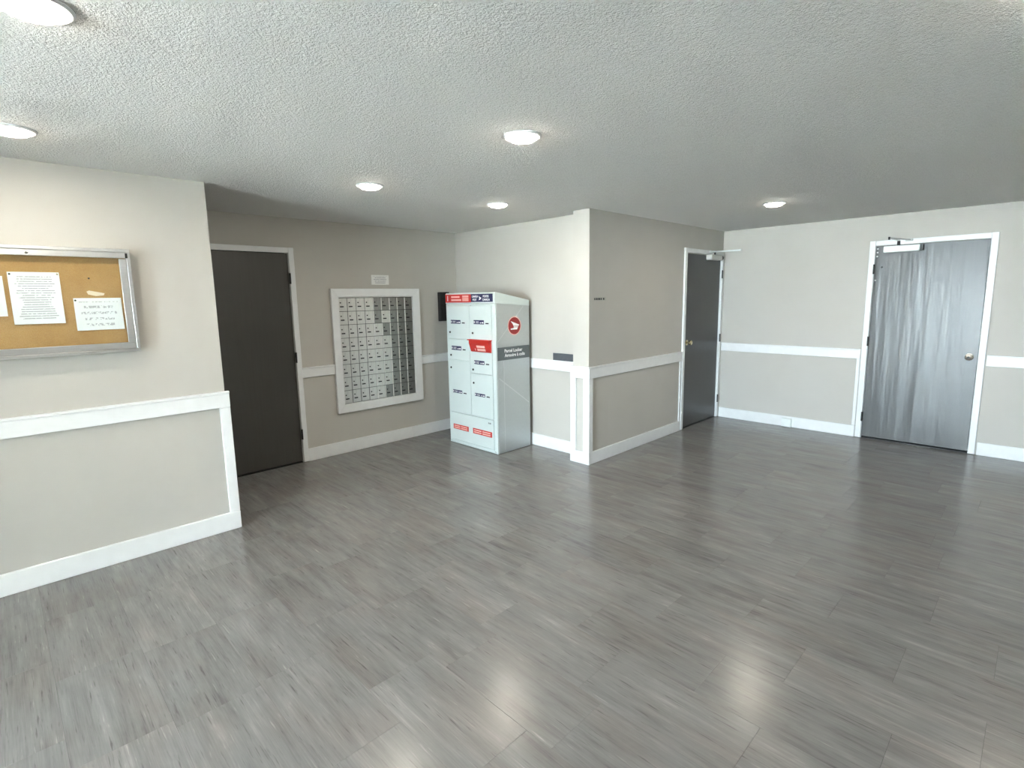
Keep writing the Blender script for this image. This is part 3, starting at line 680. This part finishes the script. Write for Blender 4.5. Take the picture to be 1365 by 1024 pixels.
# ------------------------------------------------------------------ parcel locker
def parcel_locker():
    x0, x1, y0, y1 = 3.535, 4.017, 3.812, 4.590
    zf, zb, zc = 1.645, 1.560, 1.535      # lid height at front and back, carcass top
    t = thing('parcel_locker', 'white and grey parcel locker with red and navy header in the corner', 'locker', ((x0 + x1) / 2, (y0 + y1) / 2, 0))
    xs = x0 + 0.018
    # carcass
    box('side_panel', 'galv', t, xs, x1, y0, y0 + 0.018, 0.004, zc - 0.003, bev=0.002)
    box('side_panel', 'galv', t, xs, x1, y1 - 0.018, y1, 0.004, zc - 0.003, bev=0.002)
    box('back_panel', 'galv', t, x1 - 0.014, x1 - 0.001, y0 + 0.0185, y1 - 0.0185, 0.004, zc - 0.003)
    box('floor_pan', 'galv', t, xs, x1 - 0.015, y0 + 0.0185, y1 - 0.0185, 0.002, 0.020)
    bm = bmesh.new(); prism(bm, [(x0 - 0.004, zc), (x1, 1.500), (x1, zb), (x0 + 0.01, zf), (x0 - 0.004, zf - 0.012)], 1, y0 - 0.003, y1 + 0.003, 0.002)
    lid = obj('lid', bm, 'locker_white', t); lid['label'] = 'white sloping lid'
    # front frame
    ff = bmesh.new()
    bx(ff, x0, xs - g, y0, y0 + 0.050, 0.004, zc - 0.003, 0.002); bx(ff, x0, xs - g, y1 - 0.030, y1, 0.004, zc - 0.003, 0.002)
    bx(ff, x0, xs - g, y0 + 0.0505, y1 - 0.0305, zc - 0.020, zc - 0.003, 0.002); bx(ff, x0, xs - g, y0 + 0.0505, y1 - 0.0305, 0.004, 0.040, 0.002)
    ym = 4.205
    bx(ff, x0 + 0.002, xs - g, ym - 0.010, ym + 0.010, 0.0405, zc - 0.0205)
    for z in (0.358,): bx(ff, x0 + 0.002, xs - g, y0 + 0.0505, y1 - 0.0305, z - 0.005, z + 0.005)
    bx(ff, xs - 0.003, xs - g, y0 + 0.0505, y1 - 0.0305, 0.0405, zc - 0.0205)
    obj('front_frame', ff, 'locker_white', t)
    yl0, yl1 = y0 + 0.053, ym - 0.0022     # right-hand column as seen
    yr0, yr1 = ym + 0.0022, y1 - 0.033     # left-hand column as seen
    def ldoor(a, b, c, d, lock=None, tagp=None, name='locker_door'):
        o = box(name, 'locker_white', t, x0 - 0.006, x0 + 0.010, a, b, c + 0.0022, d - 0.0022, bev=0.0022)
        if lock:
            bm = bmesh.new(); lathe(bm, [(0, 0), (0.011, 0), (0.011, 0.004), (0.008, 0.007), (0, 0.007)], (x0 - 0.006, lock[0], lock[1]), (-1, 0, 0), 14); obj('lock', bm, 'dark_metal', o, True)
        if tagp:
            ya, yb_, za, zb_ = tagp; xt = x0 - 0.0062
            l = box('label_plate', 'navy', o, xt - 0.0008, xt, ya, yb_, za, zb_)
            for (u0, u1, v0, v1) in ((0.03, 0.10, 0.25, 0.75), (0.20, 0.50, 0.58, 0.68), (0.20, 0.50, 0.28, 0.38), (0.62, 0.74, 0.25, 0.48), (0.80, 0.95, 0.25, 0.55)):
                L, Hh = yb_ - ya, zb_ - za
                if l: box('label_print', 'whiteprint', o, xt - 0.0014, xt - 0.0009, yb_ - u1 * L, yb_ - u0 * L, za + v0 * Hh, za + v1 * Hh)
            box('label_print', 'ink', o, xt - 0.0008, xt, ya - 0.070, ya - 0.022, za + 0.004, za + 0.016)
        return o
    ldoor(yr0, yr1, 1.161, zc - 0.022, (4.527, 1.230), (4.346, 4.510, 1.322, 1.362))
    ldoor(yl0, yl1, 1.161, zc - 0.022, (4.152, 1.232), (3.974, 4.132, 1.324, 1.366))
    ldoor(yr0, yr1, 0.936, 1.161, (4.523, 0.983), (4.345, 4.510, 1.040, 1.084))
    ldoor(yr0, yr1, 0.363, 0.936, (4.528, 0.846), (4.352, 4.508, 0.571, 0.606))
    ldoor(yl0, yl1, 0.815, 1.161, (4.160, 0.852), (3.981, 4.140, 0.912, 0.952))
    ldoor(yl0, yl1, 0.363, 0.815, (4.157, 0.712), (3.983, 4.143, 0.576, 0.608))
    bp = ldoor(yl0, yr1, 0.042, 0.353, None, None, 'bottom_panel')
    for nm, (a, b, c, d) in (('danger', (4.262, 4.520, 0.166, 0.220)), ('attention', (3.890, 4.190, 0.166, 0.224))):
        s = box('warning_sticker', 'red', bp, x0 - 0.0070, x0 - 0.0062, a, b, c, d)
        for k, (u0, u1) in enumerate(((0.05, 0.45), (0.50, 0.92))):
            L = b - a
            for v in (0.58, 0.20): box('sticker_print', 'pinkwhite', bp, x0 - 0.0076, x0 - 0.0071, b - u1 * L, b - u0 * L, c + v * (d - c), c + (v + 0.20) * (d - c))
    for yy in (3.905, 3.918, 3.936): box('unit_number', 'ink', bp, x0 - 0.0066, x0 - 0.0062, yy, yy + 0.008, 0.305, 0.321)
    # red mail slot hood
    bm = bmesh.new(); prism(bm, [(x0 - 0.0065, 1.040), (x0 - 0.020, 1.045), (x0 - 0.048, 1.130), (x0 - 0.048, 1.160), (x0 - 0.0065, 1.160)], 1, 3.868, 4.172, 0.002); hood = obj('mail_slot', bm, 'red', t); hood['label'] = 'red outgoing mail slot hood'
    bm = bmesh.new(); bx(bm, x0 - 0.058, x0 - 0.0065, 3.858, 4.190, 1.1605, 1.170, 0.002); obj('slot_lip', bm, 'red', hood)
    def onhood(u0, u1, v0, v1, mat):       # print on the sloping face
        p0, p1 = Vector((x0 - 0.020, 0, 1.045)), Vector((x0 - 0.048, 0, 1.130)); nrm = Vector((-0.949, 0, -0.313)) * 0.0012
        a, b = p0.lerp(p1, v0) + nrm, p0.lerp(p1, v1) + nrm
        bm = bmesh.new(); flatbar(bm, (a.x, (u0 + u1) / 2, a.z), (b.x, (u0 + u1) / 2, b.z), (0, (u1 - u0) / 2, 0), (0.0004, 0, 0.0001)); obj('slot_print', bm, mat, hood)
    onhood(3.935, 4.060, 0.52, 0.78, 'pinkwhite'); onhood(3.935, 4.060, 0.12, 0.40, 'pinkwhite'); onhood(4.085, 4.095, 0.15, 0.40, 'pinkwhite')
    # header sign
    xh = x0 - 0.0042
    h1 = box('header_red', 'red', t, xh - 0.0012, xh - 0.0002, 4.168, y1 + 0.001, 1.545, 1.629)
    h2 = box('header_navy', 'navy', t, xh - 0.0012, xh - 0.0002, 3.838, 4.167, 1.549, 1.629)
    xp = xh - 0.0018
    for (a, b, c, d) in ((4.545, 4.557, 1.560, 1.615), (4.350, 4.490, 1.594, 1.611), (4.325, 4.490, 1.562, 1.579)): box('header_print', 'whiteprint' if a > 4.5 else 'pinkwhite', h1, xp, xp + 0.0005, a, b, c, d)
    for z in (1.560, 1.572, 1.584, 1.598, 1.608): box('header_print', 'pinkwhite', h1, xp, xp + 0.0005, 4.205, 4.305, z, z + 0.008)
    def hline(s, y, z, wd): text('header_lettering', s, 0.030, 'whiteprint', h2, (xp, y, z), '-x', wd, 0.0006)
    hline('CANADA', 4.152, 1.594, 0.094); hline('POST', 4.140, 1.561, 0.062)
    hline('POSTES', 3.982, 1.594, 0.085); hline('CANADA', 3.990, 1.561, 0.110)
    bm = bmesh.new(); prism(bm, [(4.050, 1.612), (4.030, 1.598), (4.003, 1.590), (4.022, 1.573), (4.046, 1.566), (4.034, 1.588)], 0, xp, xp + 0.0006); obj('header_emblem', bm, 'whiteprint', h2)
    # side logo and plate
    ys = y0 - 0.0002
    def disc(nm, r, mat, yy, par, cx=3.798, cz=1.303):
        bm = bmesh.new(); lathe(bm, [(0, 0), (r, 0), (r, 0.0006), (0, 0.0006)], (cx, yy, cz), (0, -1, 0), 40); return obj(nm, bm, mat, par)
    ring = disc('logo_ring', 0.096, 'pinkwhite', ys, t); disc('logo_disc', 0.086, 'darkred', ys - 0.0007, ring)
    yw = ys - 0.0020
    for pts in ([(3.744, 1.352), (3.868, 1.311), (3.858, 1.303), (3.782, 1.303), (3.776, 1.318)], [(3.785, 1.299), (3.858, 1.299), (3.848, 1.291), (3.788, 1.291)],
                [(3.788, 1.287), (3.848, 1.287), (3.834, 1.264), (3.745, 1.264), (3.742, 1.276), (3.782, 1.280)]):
        bm = bmesh.new(); prism(bm, pts, 1, yw, yw + 0.0006); obj('logo_wing', bm, 'whiteprint', ring)
    pl = box('name_band', 'slateprint', t, xs + 0.001, x1 - 0.004, ys - 0.0008, ys, 0.963, 1.094)
    text('lettering', 'Parcel Locker', 0.046, 'whiteprint', pl, (3.650, ys - 0.0013, 1.040), '-y', 0.255, 0.0010)
    text('lettering', 'Armoire à colis', 0.046, 'whiteprint', pl, (3.654, ys - 0.0013, 0.994), '-y', 0.290, 0.0010)
    def stripe(a, b, wd):
        a, b = Vector(a), Vector(b); dv = (b - a).normalized(); nv = Vector((-dv[1], dv[0])) * wd / 2
        bm = bmesh.new(); prism(bm, [tuple(a + nv), tuple(b + nv), tuple(b - nv), tuple(a - nv)], 1, ys - 0.0005, ys); obj('decal_line', bm, M['decal'], t)
    M['decal'] = plain('pale_grey_decal', (0.62, 0.64, 0.64), 0.35, 0.3, var=0.03)
    stripe((3.570, 0.785), (4.000, 0.480), 0.010); stripe((3.640, 0.030), (3.640, 0.955), 0.006)
    stripe((3.560, 1.150), (3.930, 1.500), 0.006)
    for (yy, zz) in ((3.835, 0.022), (3.850, 0.022), (4.570, 0.022)):
        bm = bmesh.new(); lathe(bm, [(0, 0), (0.004, 0), (0.003, 0.002), (0, 0.0025)], (x0, yy, zz), (-1, 0, 0), 8); obj('rivet', bm, 'dark_metal', t)
parcel_locker()

# ------------------------------------------------------------------ small wall things
def wall_plaque():
    o = box('wall_plaque', 'greyplate', None, XC - 0.012, XC - g, 3.262, 3.527, 0.9465, 1.020, bev=0.002)
    tag(o, 'small slate grey plate above the rail behind the corner', 'plaque')
wall_plaque()
def wall_tag():
    x0, x1, z0, z1 = 3.972, 4.160, 1.545, 1.575
    t = thing('wall_tag', 'tiny strip of dark lettering on the shaded wall near its corner', 'sign', ((x0 + x1) / 2, YD, z0))
    box('strip', plain('greige_strip', (0.42, 0.41, 0.36), 0.5, var=0.03), t, x0, x1, YD - 0.004, YD - g, z0, z1, bev=0.0008)
    for a, b in ((0.03, 0.12), (0.17, 0.30), (0.34, 0.50), (0.54, 0.64), (0.74, 0.86)):
        L = x1 - x0; box('lettering', 'ink', t, x0 + a * L, x0 + b * L, YD - 0.0048, YD - 0.0042, z0 + 0.006, z1 - 0.006)
wall_tag()
def floor_box():
    t = thing('cable_box', 'small white box fixed over the baseboard between the two right doors', 'box', (XE - 0.03, 2.09, 0.0))
    bm = bmesh.new(); bx(bm, XE - 0.050, XE - 0.0165, 2.030, 2.140, 0.004, 0.105, 0.004); obj('housing', bm, 'white_metal', t)
    box('cover', 'white_metal', t, XE - 0.053, XE - 0.0502, 2.037, 2.133, 0.011, 0.098, bev=0.001)
floor_box()

# ------------------------------------------------------------------ recessed ceiling lights
def ceiling_light(x, y, label):
    t = thing('ceiling_light', label, 'ceiling light', (x, y, H), 'round recessed ceiling lights')
    R = 0.092
    bm = bmesh.new()
    lathe(bm, [(R, -0.0005), (R, -0.004), (R - 0.008, -0.010), (R - 0.020, -0.009), (R - 0.022, -0.0005)], (x, y, H), (0, 0, 1), 36); obj('trim_ring', bm, 'trim', t, True)
    bm = bmesh.new()
    lathe(bm, [(R - 0.0225, -0.001), (R - 0.0225, -0.012), (R - 0.033, -0.022), (R - 0.060, -0.028), (0, -0.030)], (x, y, H), (0, 0, 1), 36); obj('lens', bm, 'lens', t, True)
    ld = bpy.data.lights.new('lamp_light', 'AREA'); ld.shape = 'DISK'; ld.size = 0.13; ld.energy = LAMP_POWER; ld.color = LAMP_COLOR
    lo = bpy.data.objects.new('lamp_light', ld); COL.objects.link(lo); lo.parent = t; lo.location = (0, 0, -0.034)
for x, y, lb in (
    (0.17, 1.93, 'round recessed ceiling light at the top left corner of the photo'),
    (0.16, 3.29, 'round recessed ceiling light above the notice board wall'),
    (1.94, 1.87, 'large bright recessed ceiling light near the middle of the ceiling'),
    (1.95, 3.33, 'round recessed ceiling light in front of the dark alcove door'),
    (3.13, 3.31, 'round recessed ceiling light above the parcel locker'),
    (4.98, 1.77, 'round recessed ceiling light in front of the middle door'),
    (2.02, 0.03, 'round recessed ceiling light cut by the top right corner of the photo'),
    (4.98, -0.08, 'round recessed ceiling light out of frame on the right'),
    (0.17, 0.03, 'round recessed ceiling light above the camera')):
    ceiling_light(x, y, lb)
print('tiles', NT)
